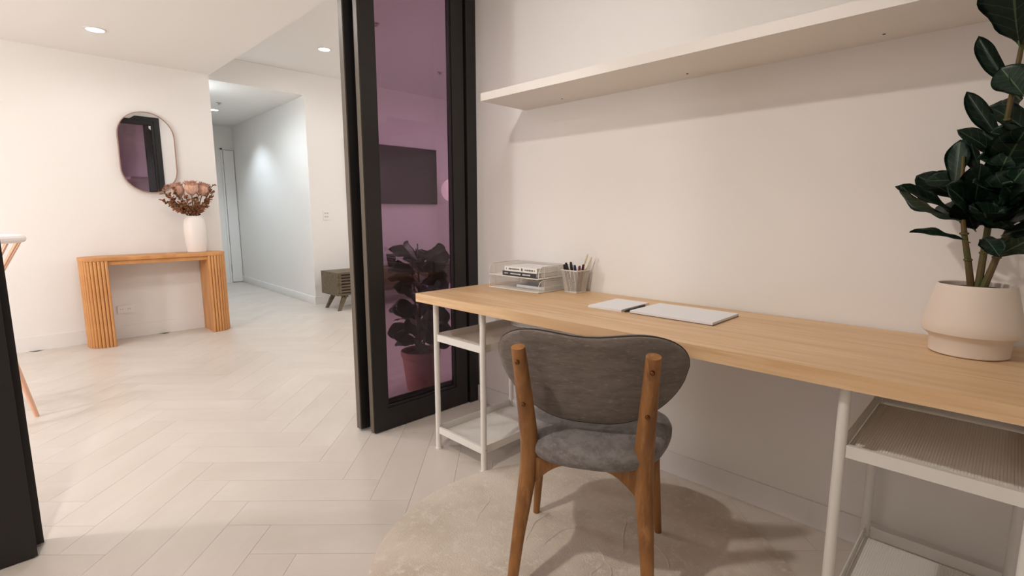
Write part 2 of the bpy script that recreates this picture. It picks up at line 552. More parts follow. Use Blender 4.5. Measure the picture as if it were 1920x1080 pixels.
def pendant(x, y, zc, label, watts=FILL_PENDANT_W):  # unseen lamps added to light ceilings and walls evenly
    t = thing('added_pendant_lamp', label, 'lamp', (x, y, zc), group='added globe pendants that fill the living room with light')
    obj('canopy', lathe(bmesh.new(), [(0, -0.001), (0.05, -0.001), (0.05, -0.02), (0, -0.022)], 24), M_black, t)
    obj('cord', T([(0, 0, -0.02), (0, 0, -0.60)], 0.003, 6), M_black, t)
    obj('globe', lathe(bmesh.new(), [(0.12 * math.sin(PI * i / 14), -0.72 - 0.12 * math.cos(PI * i / 14)) for i in range(15)], 24), M_globe, t)
    l = bpy.data.lights.new('added_fill_bulb', 'POINT')
    l.energy = watts
    l.color = NEUT
    l.shadow_soft_size = 0.13
    lo = bpy.data.objects.new('lamp', l)
    lo.location = (0, 0, -0.98)
    link(lo, t)


pendant(-1.9, 3.7, 2.515, 'added fill light built as a globe pendant over the kitchen end of the living room, unseen')
pendant(4.9, 3.4, 2.835, 'added fill light built as a globe pendant at the lounge end of the living room, unseen', 36)


def sprinkler(x, y, z, label):
    t = thing('fire_sprinkler', label, 'sprinkler', (x, y, z))
    obj('flange', lathe(bmesh.new(), [(0, 0), (0.032, 0), (0.03, -0.006), (0.012, -0.008)], 20), M_silver, t)
    obj('nozzle', lathe(bmesh.new(), [(0.008, -0.006), (0.008, -0.02), (0.018, -0.024), (0.018, -0.026), (0, -0.026)], 12), M_silver, t)


sprinkler(2.216, 7.481, 2.57, 'small fire sprinkler on the hallway ceiling')
sprinkler(2.594, 4.257, 2.835, 'small fire sprinkler seen through the top left of the purple glass')
sprinkler(3.974, 5.129, 2.835, 'small fire sprinkler seen through the purple glass at its right stile')

# ------------------------------------------------------------------ shelf
sh = obj('wall_shelf', B(1.713, XW, -0.9, 1.90, 1.688, 1.724), M_shelf, bevel=0.0015)
tag(sh, 'long white floating shelf board on the wall above the desk', 'shelf')
for y in (1.59, 0.969, 0.345):
    obj('screw_hole', lathe(bmesh.new(), [(0, -0.0008), (0.0045, -0.0008), (0.0045, 0.0004)], 12, (1.95, y, 1.688)), M_hole, sh)

# ------------------------------------------------------------------ rug
RC, RR = (1.2587, 0.932), 0.687
bm = lathe(bmesh.new(), [(0, 0.0), (RR - 0.004, 0.0), (RR, 0.004), (RR - 0.001, 0.009), (RR - 0.008, 0.012), (RR * 0.75, 0.012), (RR * 0.5, 0.012), (RR * 0.25, 0.012), (0, 0.012)], 96)
rug = obj('round_rug', bm, M_rug, loc=(RC[0], RC[1], 0.0005))
tag(rug, 'round cream low-pile rug under the dining chair', 'rug')
# carved wavy lines of the pile
rnd = random.Random(3)
bm = bmesh.new()
for k in range(13):
    a = rnd.uniform(0, 6.28); d = rnd.uniform(0.1, 0.5)
    x, y = d * math.cos(a), d * math.sin(a)
    h = rnd.uniform(0.3, 1.1)
    pts = []
    for s in range(9):
        pts.append((x, y, 0.0115))
        h += rnd.uniform(-0.45, 0.45)
        x += 0.03 * math.cos(h); y += 0.03 * math.sin(h)
        if math.hypot(x, y) > RR - 0.04:
            break
    if len(pts) > 2:
        tube(bm, pts, [0.0005] + [0.0025] * (len(pts) - 2) + [0.0005], 6)
obj('carved_line', bm, M_rug, rug, kind='stuff')

# ------------------------------------------------------------------ desk
DY0, DY1, DX0, DX1, DZ = -0.20, 2.022, 1.392, 2.022, 0.776
dsk = obj('desk_top', B(DX0, DX1, DY0, DY1, DZ - 0.040, DZ), M_desk, bevel=0.002)
tag(dsk, 'long oak veneer desk top lying on two white metal racks', 'desk')


def rack(y0, y1, label):
    """y0..y1 leg centres along the wall"""
    x0, x1, r = 1.445, 1.955, 0.0135
    t = thing('metal_rack', label, 'rack', ((x0 + x1) / 2, (y0 + y1) / 2, 0), group='white metal racks carrying the desk top')
    hx, hy = (x1 - x0) / 2, (y1 - y0) / 2
    top = DZ - 0.0415
    for sx in (-1, 1):
        for sy in (-1, 1):
            lg = obj('leg', T([(sx * hx, sy * hy, 0.008), (sx * hx, sy * hy, top)], r, 16), M_white, t)
            obj('foot', lathe(bmesh.new(), [(0, 0), (r + 0.002, 0), (r + 0.003, 0.004), (r + 0.001, 0.010), (0, 0.010)], 16, (sx * hx, sy * hy, 0.0)), M_white, lg)
            for z in (0.105, 0.575):
                obj('screw', lathe(bmesh.new(), [(0, -0.001), (0.0035, 0), (0.004, 0.003)], 8, (sx * hx, sy * hy - r - 0.001, z)), M_silver, lg)
    for (zf, zr, nm) in ((0.549, 0.036, 'upper_tray'), (0.083, 0.036, 'lower_tray')):
        tr = obj(nm, wires(bmesh.new(), (-hx + 0.006, -hy + 0.004, zf), (2 * hx - 0.006 - r, 0, 0), (0, 2 * hy - 0.008, 0), 84, 56, 0.0030), M_white, t, smooth=0)
        g = 0.003
        obj('front_rail', B(-hx - 0.006, -hx + 0.006, -hy + r, hy - r, zf, zf + 0.032), M_white, tr, bevel=0.002)
        obj('back_rim', B(hx - g, hx, -hy + r, hy - r, zf, zf + zr), M_white, tr, bevel=0.001)
        for sy in (-1, 1):
            obj('side_rim', B(-hx + r, hx - r, sy * hy - g / 2, sy * hy + g / 2, zf, zf + zr), M_white, tr, bevel=0.001)
    return t


rack(1.603, 1.935, 'white metal rack with two trays under the left end of the desk')
rack(-0.085, 0.262, 'white metal rack with two trays under the right end of the desk, near the plant')


# ------------------------------------------------------------------ dining chair
def dining_chair():
    th = 0.50
    t = thing('dining_chair', 'walnut dining chair with grey upholstered seat and curved backrest, standing on the rug', 'chair',
              (1.290, 0.915, 0.0140), th - PI / 2)

    def superpt(a, hw, hd, n=2.7):
        c, s = math.cos(a), math.sin(a)
        return hw * math.copysign(abs(c) ** (2 / n), c), hd * math.copysign(abs(s) ** (2 / n), s)
    # seat cushion: rounded pad, wider in front
    bm = bmesh.new()
    NS = 56
    prof = [(0.0, 0.398), (0.55, 0.398), (0.88, 0.400), (0.965, 0.408), (1.0, 0.424), (1.0, 0.440), (0.97, 0.456), (0.90, 0.466), (0.72, 0.473), (0.4, 0.475), (0.0, 0.475)]
    rings = []
    for f, z in prof:
        if f == 0:
            rings.append([bm.verts.new((0, 0.02, z))])
            continue
        ring = []
        for k in range(NS):
            x, y = superpt(2 * PI * k / NS, 0.238, 0.228)
            x *= 1.0 + 0.16 * (y / 0.225)
            ring.append(bm.verts.new((0.008 + x * f, 0.03 + y * f, z)))
        rings.append(ring)
    for a, b in zip(rings, rings[1:]):
        for k in range(NS):
            k2 = (k + 1) % NS
            if len(a) == 1:
                bm.faces.new((a[0], b[k2], b[k]))
            elif len(b) == 1:
                bm.faces.new((a[k], a[k2], b[0]))
            else:
                bm.faces.new((a[k], a[k2], b[k2], b[k]))
    obj('seat', bm, M_seat, t, smooth=60, label='light grey woven seat cushion')

    # backrest: bean outline bent around the sitter
    def outline(a):
        # a=0 right, pi/2 top
        c, s = math.cos(a), math.sin(a)
        n = 2.5
        if s < 0:
            n = 3.3
        x = math.copysign(abs(c) ** (2 / n), c)
        z = math.copysign(abs(s) ** (2 / n), s)
        if z > 0:
            xx = 0.288 * x
            zz = 0.118 * z - 0.034 * z * math.exp(-(x / 0.55) ** 2)
        else:
            xx = 0.288 * x * (1 - 0.33 * (-z) ** 1.5)
            zz = 0.198 * z
        return xx, zz
    ZC = 0.706

    def bend(x, z, d):
        # d: towards the sitter
        y = -0.165 + 0.75 * x * x - 0.28 * (z - 0.06)
        # local normal tilt
        nx = -1.5 * x
        q = 1 / math.sqrt(1 + nx * nx)
        return (x + nx * q * d, y + q * d, ZC + z)
    NB = 72
    bm = bmesh.new()
    prof = [(0.0, -0.001), (0.35, -0.001), (0.7, -0.001), (0.92, 0.0), (0.985, 0.003), (1.0, 0.008), (0.985, 0.011), (1.0, 0.015), (1.012, 0.026), (1.0, 0.037), (0.95, 0.046), (0.8, 0.051), (0.4, 0.052), (0.0, 0.052)]
    rings = []
    for f, d in prof:
        if f == 0:
            rings.append([bm.verts.new(bend(0, 0, d))])
            continue
        rings.append([bm.verts.new(bend(outline(2 * PI * k / NB)[0] * f, outline(2 * PI * k / NB)[1] * f, d)) for k in range(NB)])
    for a, b in zip(rings, rings[1:]):
        for k in range(NB):
            k2 = (k + 1) % NB
            if len(a) == 1:
                bm.faces.new((a[0], b[k], b[k2]))
            elif len(b) == 1:
                bm.faces.new((a[k2], a[k], b[0]))
            else:
                bm.faces.new((a[k2], a[k], b[k], b[k2]))
    bmesh.ops.recalc_face_normals(bm, faces=bm.faces[:])
    br = obj('backrest', bm, M_fab, t, smooth=60, label='darker grey mottled backrest')
    pts = [bend(*[v * 1.000 for v in outline(2 * PI * k / NB)], 0.012) for k in range(NB + 1)]
    obj('piping', T(pts, 0.0036, 8, caps=False), M_pipe, br)

    # rear posts run from the foot to the back in one sweep
    for s in (-1, 1):
        P = [(s * 0.200, -0.245, 0.0), (s * 0.190, -0.200, 0.16), (s * 0.176, -0.148, 0.32), (s * 0.170, -0.132, 0.42),
             (s * 0.174, -0.150, 0.52), (s * 0.180, -0.178, 0.64), (s * 0.186, -0.213, 0.765)]
        Rr = [0.0150, 0.0195, 0.0265, 0.0300, 0.0270, 0.0240, 0.0205]
        # smooth the path
        pp, rr = [], []
        for i in range(len(P) - 1):
            p0 = Vector(P[max(i - 1, 0)]); p1 = Vector(P[i]); p2 = Vector(P[i + 1]); p3 = Vector(P[min(i + 2, len(P) - 1)])
            for q in range(4):
                u = q / 4
                pp.append(0.5 * ((2 * p1) + (-p0 + p2) * u + (2 * p0 - 5 * p1 + 4 * p2 - p3) * u * u + (-p0 + 3 * p1 - 3 * p2 + p3) * u ** 3))
                rr.append(Rr[i] * (1 - u) + Rr[i + 1] * u)
        pp.append(Vector(P[-1])); rr.append(Rr[-1])
        bm = T(pp, rr, 14, ref=(1, 0, 0), flat=0.9)
        lg = obj('rear_leg', bm, M_walnut, t, bevel=0.003, smooth=50)
        for (x, y, z) in ((s * 0.185, -0.2265, 0.722), (s * 0.1765, -0.189, 0.585)):
            sc = obj('screw', lathe(bmesh.new(), [(0, 0.004), (0.0050, 0.003), (0.0070, 0), (0.0070, -0.004)], 12), M_brass, lg)
            sc.location = (x, y, z)
            sc.rotation_euler = (math.radians(100), 0, 0)
        # front leg
        bm = T([(s * 0.226, 0.205, 0.0), (s * 0.205, 0.175, 0.25), (s * 0.194, 0.160, 0.400)], [0.0125, 0.018, 0.021], 14, ref=(1, 0, 0))
        obj('front_leg', bm, M_walnut, t, bevel=0.002, smooth=50)
        # curved bracket from the rear leg sweeping in under the seat
        br_pts = []
        for k in range(9):
            u = k / 8
            br_pts.append((s * (0.168 - 0.118 * u), -0.135 + 0.008 * u, 0.300 + 0.088 * math.sin(u * PI / 2)))
        bm = bmesh.new()
        lo = [(p[0], p[2]) for p in br_pts]
        hi = [(s * 0.050, 0.400), (s * 0.168, 0.404)]
        pts2 = lo + hi
        prism(bm, pts2, -0.147, -0.119, lambda x, y, z: (x, z, y))
        obj('bracket', bm, M_walnut, t, bevel=0.003)
        # side apron
        bm = bmesh.new()
        prism(bm, [(-0.13, 0.335), (-0.06, 0.372), (0.06, 0.376), (0.165, 0.36), (0.165, 0.402), (-0.13, 0.402)], 0.168, 0.188,
              lambda x, y, z, s=s: (s * z, x, y))
        obj('apron', bm, M_walnut, t, bevel=0.002)
    obj('apron', B(-0.19, 0.19, 0.150, 0.170, 0.362, 0.402), M_walnut, t, bevel=0.002)
    obj('apron', B(-0.06, 0.06, -0.145, -0.121, 0.386, 0.402), M_walnut, t, bevel=0.002)
    return t


dining_chair()


# ------------------------------------------------------------------ leaves
def leaf_mesh(name, m, fold=0.22, curl=0.25, wave=0.03, seed=0, narrow=1.0):
    """unit leaf: length 1 along +Y, faces +Z; width about 0.56"""
    r = random.Random(seed)
    NL, NW = 14, 3
    bm = bmesh.new()
    uvl = bm.loops.layers.uv.new('UVMap')
    grid = []
    ph = r.uniform(0, 6.28)
    for i in range(NL + 1):
        t = i / NL
        # fiddle outline: narrow waist low down, broad top
        wv = 0.02 + 0.60 * math.sin(PI * min(1, t * 0.98 + 0.02) ** 1.25) ** 0.75 * (0.62 + 0.5 * t)
        wv -= 0.05 * math.exp(-((t - 0.38) / 0.1) ** 2)
        if i == NL:
            wv = 0.012
        hw = wv * 0.48 * narrow
        row = []
        for j in range(-NW, NW + 1):
            u = j / NW
            z = fold * abs(u) * hw - curl * t * t * 0.6 + wave * math.sin(ph + t * 15 + u * 2) * abs(u) ** 2
            row.append((bm.verts.new((u * hw, t, z)), u, t))
        grid.append(row)
    for a, b in zip(grid, grid[1:]):
        for k in range(2 * NW):
            q = (a[k], a[k + 1], b[k + 1], b[k])
            f = bm.faces.new([v[0] for v in q])
            for lp, v in zip(f.loops, q):
                lp[uvl].uv = (v[1], v[2])
    # thickness
    geo = bmesh.ops.solidify(bm, geom=bm.faces[:], thickness=0.006)
    tube(bm, [(0, -0.10, -0.03), (0, 0.0, 0.0), (0, 0.05, 0.001)], [0.014, 0.012, 0.006], 6)
    me = bpy.data.meshes.new(name)
    bm.normal_update()
    bm.to_mesh(me); bm.free()
    for p in me.polygons:
        p.use_smooth = True
    me.materials.append(m)
    return me


def place_leaf(me, parent, base, tip, facing, wid=1.0, name='leaf'):
    base, tip, facing = Vector(base), Vector(tip), Vector(facing)
    y = tip - base
    L_ = y.length
    y.normalize()
    z = (facing - y * facing.dot(y)).normalized()
    x = y.cross(z)
    M_ = Matrix((x * L_ * wid, y * L_, z * L_)).transposed().to_4x4()
    M_.translation = base - parent.location
    o = bpy.data.objects.new(name, me)
    o.matrix_local = M_
    COL.objects.link(o)
    o.parent = parent
    return o


LV = [leaf_mesh('leaf', M_leaf, seed=k, fold=0.25 + 0.1 * (k % 2), curl=0.12 + 0.1 * k, wave=0.025) for k in range(4)]
LN = [leaf_mesh('leaf', M_leaf, seed=10 + k, fold=0.5, curl=0.15 + 0.1 * k, wave=0.02, narrow=0.62) for k in range(2)]

# ------------------------------------------------------------------ plant in white pot on the desk
PX, PY, PZ = 1.828, 0.062, DZ + 0.0005
pl = thing('potted_fig_plant', 'fiddle-leaf fig with dark green leaves in a white ceramic pot on the desk', 'plant', (PX, PY, PZ))
prof = [(0, 0.0), (0.078, 0.0), (0.0845, 0.004), (0.086, 0.040), (0.089, 0.047), (0.104, 0.060), (0.1065, 0.072), (0.104, 0.090), (0.0935, 0.135), (0.083, 0.180), (0.081, 0.188), (0.0795, 0.190),
        (0.077, 0.188), (0.077, 0.180), (0.080, 0.165), (0, 0.165)]
obj('pot', lathe(bmesh.new(), prof, 64), M_ceram, pl, smooth=28)
obj('soil', lathe(bmesh.new(), [(0.0805, 0.166), (0.0785, 0.174), (0.06, 0.179), (0.03, 0.182), (0, 0.183)], 32), M_soil, pl)
STEMS = [((1.835, 0.072, 0.955), (1.82, 0.085, 1.03), (1.80, 0.098, 1.10), (1.79, 0.112, 1.20), (1.79, 0.118, 1.30)),
         ((1.828, 0.058, 0.955), (1.825, 0.056, 1.05), (1.815, 0.052, 1.20), (1.78, 0.045, 1.38), (1.74, 0.035, 1.55), (1.70, 0.03, 1.68)),
         ((1.822, 0.048, 0.955), (1.82, 0.030, 1.04), (1.82, 0.010, 1.14), (1.82, -0.02, 1.28), (1.80, -0.05, 1.42))]
for st in STEMS:
    n = len(st)
    bm = bmesh.new()
    pts = [Vector(p) - pl.location for p in st]
    tube(bm, pts, [0.0085 - 0.0045 * i / (n - 1) for i in range(n)], 8)
    for p in pts[1:-1]:
        lathe(bm, [(0, -0.008), (0.0098, -0.002), (0.0098, 0.002), (0, 0.008)], 8, p)
    obj('stem', bm, M_stem, pl)
C = Vector((-1, 0.0, 0))     # towards the room
LEAVES = [
    # base, tip, facing, width, narrow
    ((1.80, 0.118, 1.150), (1.78, 0.248, 1.236), (-0.5, -0.2, 1), 0.75, 0),
    ((1.79, 0.115, 1.135), (1.76, 0.250, 1.212), (-0.3, -0.3, -1), 0.62, 0),
    ((1.80, 0.094, 1.082), (1.77, 0.207, 1.111), (-0.5, -0.1, 1), 0.95, 1),
    ((1.82, 0.118, 1.190), (1.84, 0.220, 1.268), (-0.9, 0.1, 0.3), 0.85, 0),
    ((1.80, 0.128, 1.215), (1.80, 0.131, 1.345), (-1, 0.25, 0.1), 0.75, 0),
    ((1.80, 0.066, 1.225), (1.80, 0.128, 1.360), (-0.7, 0.8, 0.3), 0.60, 0),
    ((1.79, 0.036, 1.275), (1.74, 0.116, 1.372), (-0.7, -0.6, 0.5), 0.80, 0),
    ((1.79, 0.040, 1.315), (1.77, 0.130, 1.458), (-0.8, 0.4, 0.4), 0.75, 1),
    ((1.76, 0.035, 1.435), (1.76, 0.122, 1.588), (-0.8, 0.5, 0.3), 0.68, 1),
    ((1.76, 0.020, 1.430), (1.74, 0.066, 1.500), (-1, 0.1, 0.2), 1.5, 0),
    ((1.73, 0.040, 1.545), (1.60, 0.075, 1.680), (-1, 0.35, -0.2), 1.15, 0),
    ((1.71, 0.020, 1.660), (1.66, 0.000, 1.820), (-1, -0.2, 0), 1.0, 0),
    ((1.72, 0.015, 1.600), (1.66, -0.110, 1.700), (-1, 0, 0.5), 0.9, 0),
    ((1.76, 0.020, 1.440), (1.70, -0.100, 1.520), (-0.7, 0, 1), 0.9, 0),
    ((1.79, 0.030, 1.300), (1.70, -0.060, 1.370), (-0.8, 0, 0.7), 0.9, 0),
    ((1.82, 0.060, 1.090), (1.72, 0.030, 1.072), (-0.5, 0.2, 1), 0.9, 0),
    ((1.82, 0.030, 1.045), (1.74, -0.055, 1.112), (-0.6, 0.4, -0.8), 0.95, 0),
    ((1.82, 0.080, 1.110), (1.74, 0.105, 1.180), (-1, 0.3, 0.5), 1.2, 0),
    ((1.81, 0.055, 1.120), (1.70, 0.060, 1.175), (-0.7, 0, 0.8), 1.25, 0),
    ((1.81, 0.050, 1.150), (1.70, 0.020, 1.240), (-1, 0, 0.4), 1.2, 0),
    ((1.80, 0.085, 1.170), (1.73, 0.080, 1.270), (-1, 0, 0.3), 1.1, 0),
    ((1.80, 0.060, 1.200), (1.74, 0.030, 1.300), (-1, -0.2, 0.3), 1.1, 0),
    ((1.82, 0.020, 1.130), (1.72, -0.060, 1.190), (-0.8, 0, 0.6), 1.1, 0),
    ((1.82, -0.010, 1.210), (1.74, -0.120, 1.270), (-0.8, 0, 0.6), 1.0, 0),
    ((1.82, -0.020, 1.260), (1.78, -0.130, 1.350), (-0.9, 0, 0.5), 0.9, 0),
    ((1.80, -0.040, 1.380), (1.78, -0.110, 1.490), (-1, 0, 0.3), 0.9, 0),
    ((1.82, 0.000, 1.100), (1.80, -0.130, 1.150), (-0.4, 0, 1), 0.8, 0),
    ((1.83, 0.090, 1.130), (1.92, 0.170, 1.200), (-0.6, 0.3, 0.8), 0.9, 0),
    ((1.83, 0.060, 1.180), (1.95, 0.080, 1.290), (-0.9, 0, 0.4), 1.0, 0),
    ((1.82, 0.060, 1.250), (1.92, 0.030, 1.370), (-1, 0.1, 0.4), 0.9, 0),
    ((1.79, 0.040, 1.370), (1.90, 0.070, 1.470), (-0.9, 0.2, 0.5), 0.9, 0),
]
rnd = random.Random(4)
for k in range(20):
    z = 1.10 + 0.24 * k / 20
    a = rnd.uniform(-1.5, 1.5)
    rad = rnd.uniform(0.10, 0.14)
    by = rnd.uniform(-0.02, 0.09)
    LEAVES.append(((1.81, by, z), (1.81 - rad * math.cos(a) * 0.9, by + rad * math.sin(a) * 0.8, z + rnd.uniform(0.02, 0.10)),
                   (-0.8, rnd.uniform(-0.3, 0.3), rnd.uniform(0.3, 0.9)), rnd.uniform(1.0, 1.35), 0))
for i, (b, tp, fc, wd, nr) in enumerate(LEAVES):
    place_leaf((LN[i % 2] if nr else LV[i % 4]), pl, b, tp, fc, wd)

# ------------------------------------------------------------------ letter trays, books, pen pot
TX0, TX1, TY0, TY1 = 1.785, 2.012, 1.585, 1.925


def letter_tray(z, label):
    t = thing('letter_tray', label, 'tray', ((TX0 + TX1) / 2, (TY0 + TY1) / 2, z))
    hx, hy, h = (TX1 - TX0) / 2, (TY1 - TY0) / 2, 0.060
    wr = 0.0016
    z0 = 0.003
    obj('mesh_floor', wires(bmesh.new(), (-hx, -hy, z0), (2 * hx, 0, 0), (0, 2 * hy, 0), 56, 84, 0.0011), M_wire, t, smooth=0)
    obj('mesh_back', wires(bmesh.new(), (hx, -hy, z0), (0, 2 * hy, 0), (0, 0, h - z0), 84, 14, 0.0011), M_wire, t, smooth=0)
    for s in (-1, 1):
        obj('mesh_side', wires(bmesh.new(), (-hx + 0.02, s * hy, z0), (2 * hx - 0.02, 0, 0), (0, 0, h - z0), 52, 14, 0.0011), M_wire, t, smooth=0)
        pts = [(hx, s * hy, z0), (hx, s * hy, h), (-hx + 0.028, s * hy, h), (-hx + 0.012, s * hy, h - 0.008), (-hx + 0.002, s * hy, h - 0.024), (-hx, s * hy, z0)]
        obj('side_wire', T(pts, wr, 6), M_wire, t)
        obj('side_wire', T([(-hx + 0.045, s * hy, z0), (-hx + 0.045, s * hy, h)], wr, 6), M_wire, t)
    obj('rim_wire', T([(-hx, -hy, z0), (-hx, hy, z0)], 0.0024, 8), M_wire, t)
    obj('rim_wire', T([(hx, -hy, h), (hx, hy, h)], wr, 6), M_wire, t)
    obj('rim_wire', T([(-hx, -hy, z0), (hx, -hy, z0)], wr, 6), M_wire, t)
    obj('rim_wire', T([(-hx, hy, z0), (hx, hy, z0)], wr, 6), M_wire, t)
    return t


letter_tray(DZ, 'white wire mesh letter tray standing on the desk, lower of the two')
letter_tray(DZ + 0.0645, 'white wire mesh letter tray holding two books, upper of the two')


def book(x0, x1, y0, y1, z0, z1, mcov, mtxt, words, label):
    t = thing('book', label, 'book', ((x0 + x1) / 2, (y0 + y1) / 2, z0))
    hx, hy, h = (x1 - x0) / 2, (y1 - y0) / 2, z1 - z0
    bm = B(-hx, hx, -hy, hy, 0, 0.0015)
    box(bm, -hx, hx, -hy, hy, h - 0.0015, h)
    box(bm, -hx, -hx + 0.0015, -hy, hy, 0.0015, h - 0.0015)
    cv = obj('cover', bm, mcov, t, smooth=0)
    obj('pages', B(-hx + 0.0016, hx - 0.003, -hy + 0.003, hy - 0.003, 0.0016, h - 0.0016), M_paper, t, smooth=0)
    # printed spine: small bars of lettering
    r = random.Random(len(label))
    bm = bmesh.new()
    for (a, b, hh) in words:
        y = a
        while y < b:
            wdt = r.uniform(0.003, 0.007)
            zz = r.uniform(0.25, 0.75) * h
            zh = h * hh * r.uniform(0.7, 1.0) / 2
            box(bm, -hx - 0.0004, -hx, -y - wdt, -y, h / 2 - zh, h / 2 + zh)
            y += wdt + 0.0015
    obj('spine_print', bm, mtxt, cv, smooth=0)
    return t


ZT = DZ + 0.0645 + 0.0052
book(1.800, 1.965, 1.615, 1.842, ZT, ZT + 0.021, M_spine_k, M_text_w, [(-0.100, -0.075, 0.25), (-0.058, 0.012, 0.36), (0.026, 0.074, 0.36)], 'black-spined book in the upper tray, under the white one')
book(1.803, 1.968, 1.612, 1.830, ZT + 0.0215, ZT + 0.046, M_spine_w, M_text_k, [(-0.098, -0.094, 0.4), (-0.080, -0.006, 0.34), (0.006, 0.018, 0.6), (0.030, 0.080, 0.34), (0.092, 0.098, 0.3)], 'white-spined book in the upper tray, on top of the black one')
tag(obj('paper_stack', B(1.86, 1.99, 1.61, 1.80, DZ + 0.005, DZ + 0.019), M_paper, bevel=0.001), 'small stack of white paper at the back of the lower letter tray', 'paper')

CXp, CYp = 1.955, 1.497
pc = thing('pen_cup', 'square white wire mesh pen cup beside the letter trays', 'pen cup', (CXp, CYp, DZ))
a0, a1, hh = 0.036, 0.049, 0.108
bm = bmesh.new()
for k in range(4):
    ca = [(-1, -1), (1, -1), (1, 1), (-1, 1)]
    p, q = ca[k], ca[(k + 1) % 4]
    NV = 20
    for i in range(NV + 1):
        f = i / NV
        b_ = (p[0] + (q[0] - p[0]) * f, p[1] + (q[1] - p[1]) * f)
        tube(bm, [(b_[0] * a0, b_[1] * a0, 0.003), (b_[0] * a1, b_[1] * a1, hh)], 0.0006, 4, caps=False)
    for i in range(1, 26):
        f = i / 26
        aa = a0 + (a1 - a0) * f
        tube(bm, [(p[0] * aa, p[1] * aa, 0.003 + (hh - 0.003) * f), (q[0] * aa, q[1] * aa, 0.003 + (hh - 0.003) * f)], 0.0006, 4, caps=False)
obj('mesh_body', bm, M_wire, pc, smooth=0)
for (aa, zz, r_) in ((a0, 0.003, 0.0022), (a1, hh, 0.0028)):
    c4 = [(-aa, -aa, zz), (aa, -aa, zz), (aa, aa, zz), (-aa, aa, zz), (-aa, -aa, zz)]
    obj('rim', T(c4, r_, 8, caps=False), M_wire, pc)
obj('base_plate', B(-a0, a0, -a0, a0, 0.002, 0.004), M_wire, pc, smooth=0)


def pen(base, tip, m, label, r=0.0058, name='pen', cat='pen', group='pens in the mesh cup', capm=None):
    b, t_ = Vector(base), Vector(tip)
    d = t_ - b
    t = thing(name, label, cat, b, group=group)
    obj('barrel', T([(0, 0, 0), d * 0.72], r, 10), m, t)
    obj('cap', T([d * 0.72, d * 0.96, d], [r * 1.15, r * 1.1, r * 0.7], 10), capm or m, t)


zb = DZ + 0.006
pens = [((1.94, 1.52, zb), (1.925, 1.545, zb + 0.128), M_ink, 'black pen leaning to the far left of the mesh cup'),
        ((1.945, 1.505, zb), (1.915, 1.525, zb + 0.138), M_ink, 'black pen left of the tallest one in the mesh cup'),
        ((1.955, 1.500, zb), (1.920, 1.500, zb + 0.143), M_ink, 'black pen standing tallest of the dark pens in the mesh cup'),
        ((1.960, 1.515, zb), (1.945, 1.515, zb + 0.130), M_ink, 'black pen at the back of the mesh cup'),
        ((1.965, 1.490, zb), (1.925, 1.480, zb + 0.128), M_blue, 'blue pen in the mesh cup'),
        ((1.955, 1.475, zb), (1.940, 1.462, zb + 0.125), M_red, 'maroon pen leaning right in the mesh cup, left of its twin'),
        ((1.970, 1.480, zb), (1.965, 1.458, zb + 0.130), M_red, 'maroon pen farthest right in the mesh cup')]
for b, tp, m_, lb in pens:
    pen(b, tp, m_, lb)
pen((1.972, 1.507, zb), (1.990, 1.452, zb + 0.178), M_cream, 'tall pale wooden pencil leaning towards the wall', 0.0035, 'pencil', 'pencil', 'pale pencils in the mesh cup')
pen((1.978, 1.497, zb), (1.998, 1.435, zb + 0.165), M_cream, 'shorter pale wooden pencil leaning on the wall side of the cup', 0.0035, 'pencil', 'pencil', 'pale pencils in the mesh cup')

# ------------------------------------------------------------------ pads and pen on the desk
def pad(name, x0, x1, y0, y1, h, label, rot=0.0, backing=False):
    t = thing(name, label, 'notepad', ((x0 + x1) / 2, (y0 + y1) / 2, DZ + 0.0004), rot)
    hx, hy = (x1 - x0) / 2, (y1 - y0) / 2
    z = 0
    if backing:
        obj('backing_board', B(-hx, hx, -hy, hy, 0, 0.0025), M_paperedge, t, smooth=0)
        z = 0.0026
    n = 5
    dz = (h - z) / n
    bm = bmesh.new()
    r = random.Random(5)
    for i in range(n):
        ox, oy = r.uniform(-0.0006, 0.0006), r.uniform(-0.0006, 0.0006)
        box(bm, -hx + ox, hx + ox, -hy + oy, hy + oy, z + i * dz + 0.0001, z + (i + 1) * dz)
    obj('sheets', bm, M_paper, t, smooth=0, label='white sheets' if backing else 'white sheets with plain cover')


pad('notepad', 1.668, 1.888, 1.058, 1.212, 0.009, 'small white notepad on the desk, left of the black pen', 0.03)
pad('notepad', 1.675, 1.902, 0.700, 1.020, 0.011, 'large white notepad with a thin dark backing, right of the black pen', 0.0, True)
t = thing('pen', 'slim black pen lying between the two white notepads', 'pen', (1.668, 1.040, DZ + 0.0062))
obj('barrel', T([(0.03, 0.0005, 0), (0.15, 0.002, 0)], 0.0058, 12), M_ink, t)
obj('tip', T([(0, 0, -0.002), (0.006, 0, -0.001), (0.03, 0.0005, 0)], [0.001, 0.003, 0.0055], 12), M_ink, t)
obj('clip', B(0.105, 0.150, -0.0035, 0.0005, 0.0055, 0.0080), M_slot, t, bevel=0.0005, label='grey clip')

# ------------------------------------------------------------------ console table
CX0, CX1, CY0, CY1 = 0.478, 1.616, 5.522, 5.842
ct = thing('console_table', 'narrow oak console table with fluted rounded legs against the far wall', 'table', ((CX0 + CX1) / 2, CY1, 0))
ox, oy = ct.location.x, ct.location.y


def dshape(side, xin, xout, n=20, off=0.0):
    """plan of a leg: flat inside at xin, elliptical outside reaching xout"""
    cy, ry = (CY0 + CY1) / 2, (CY1 - CY0) / 2 - off
    rx = 0.13
    pts = [(xin, cy - ry)]
    for i in range(n + 1):
        a = -PI / 2 + PI * i / n
        pts.append((xout - side * rx + side * (rx - off) * math.cos(a), cy + ry * math.sin(a)))
    pts.append((xin, cy + ry))
    return [(p[0] - ox, p[1] - oy) for p in pts]


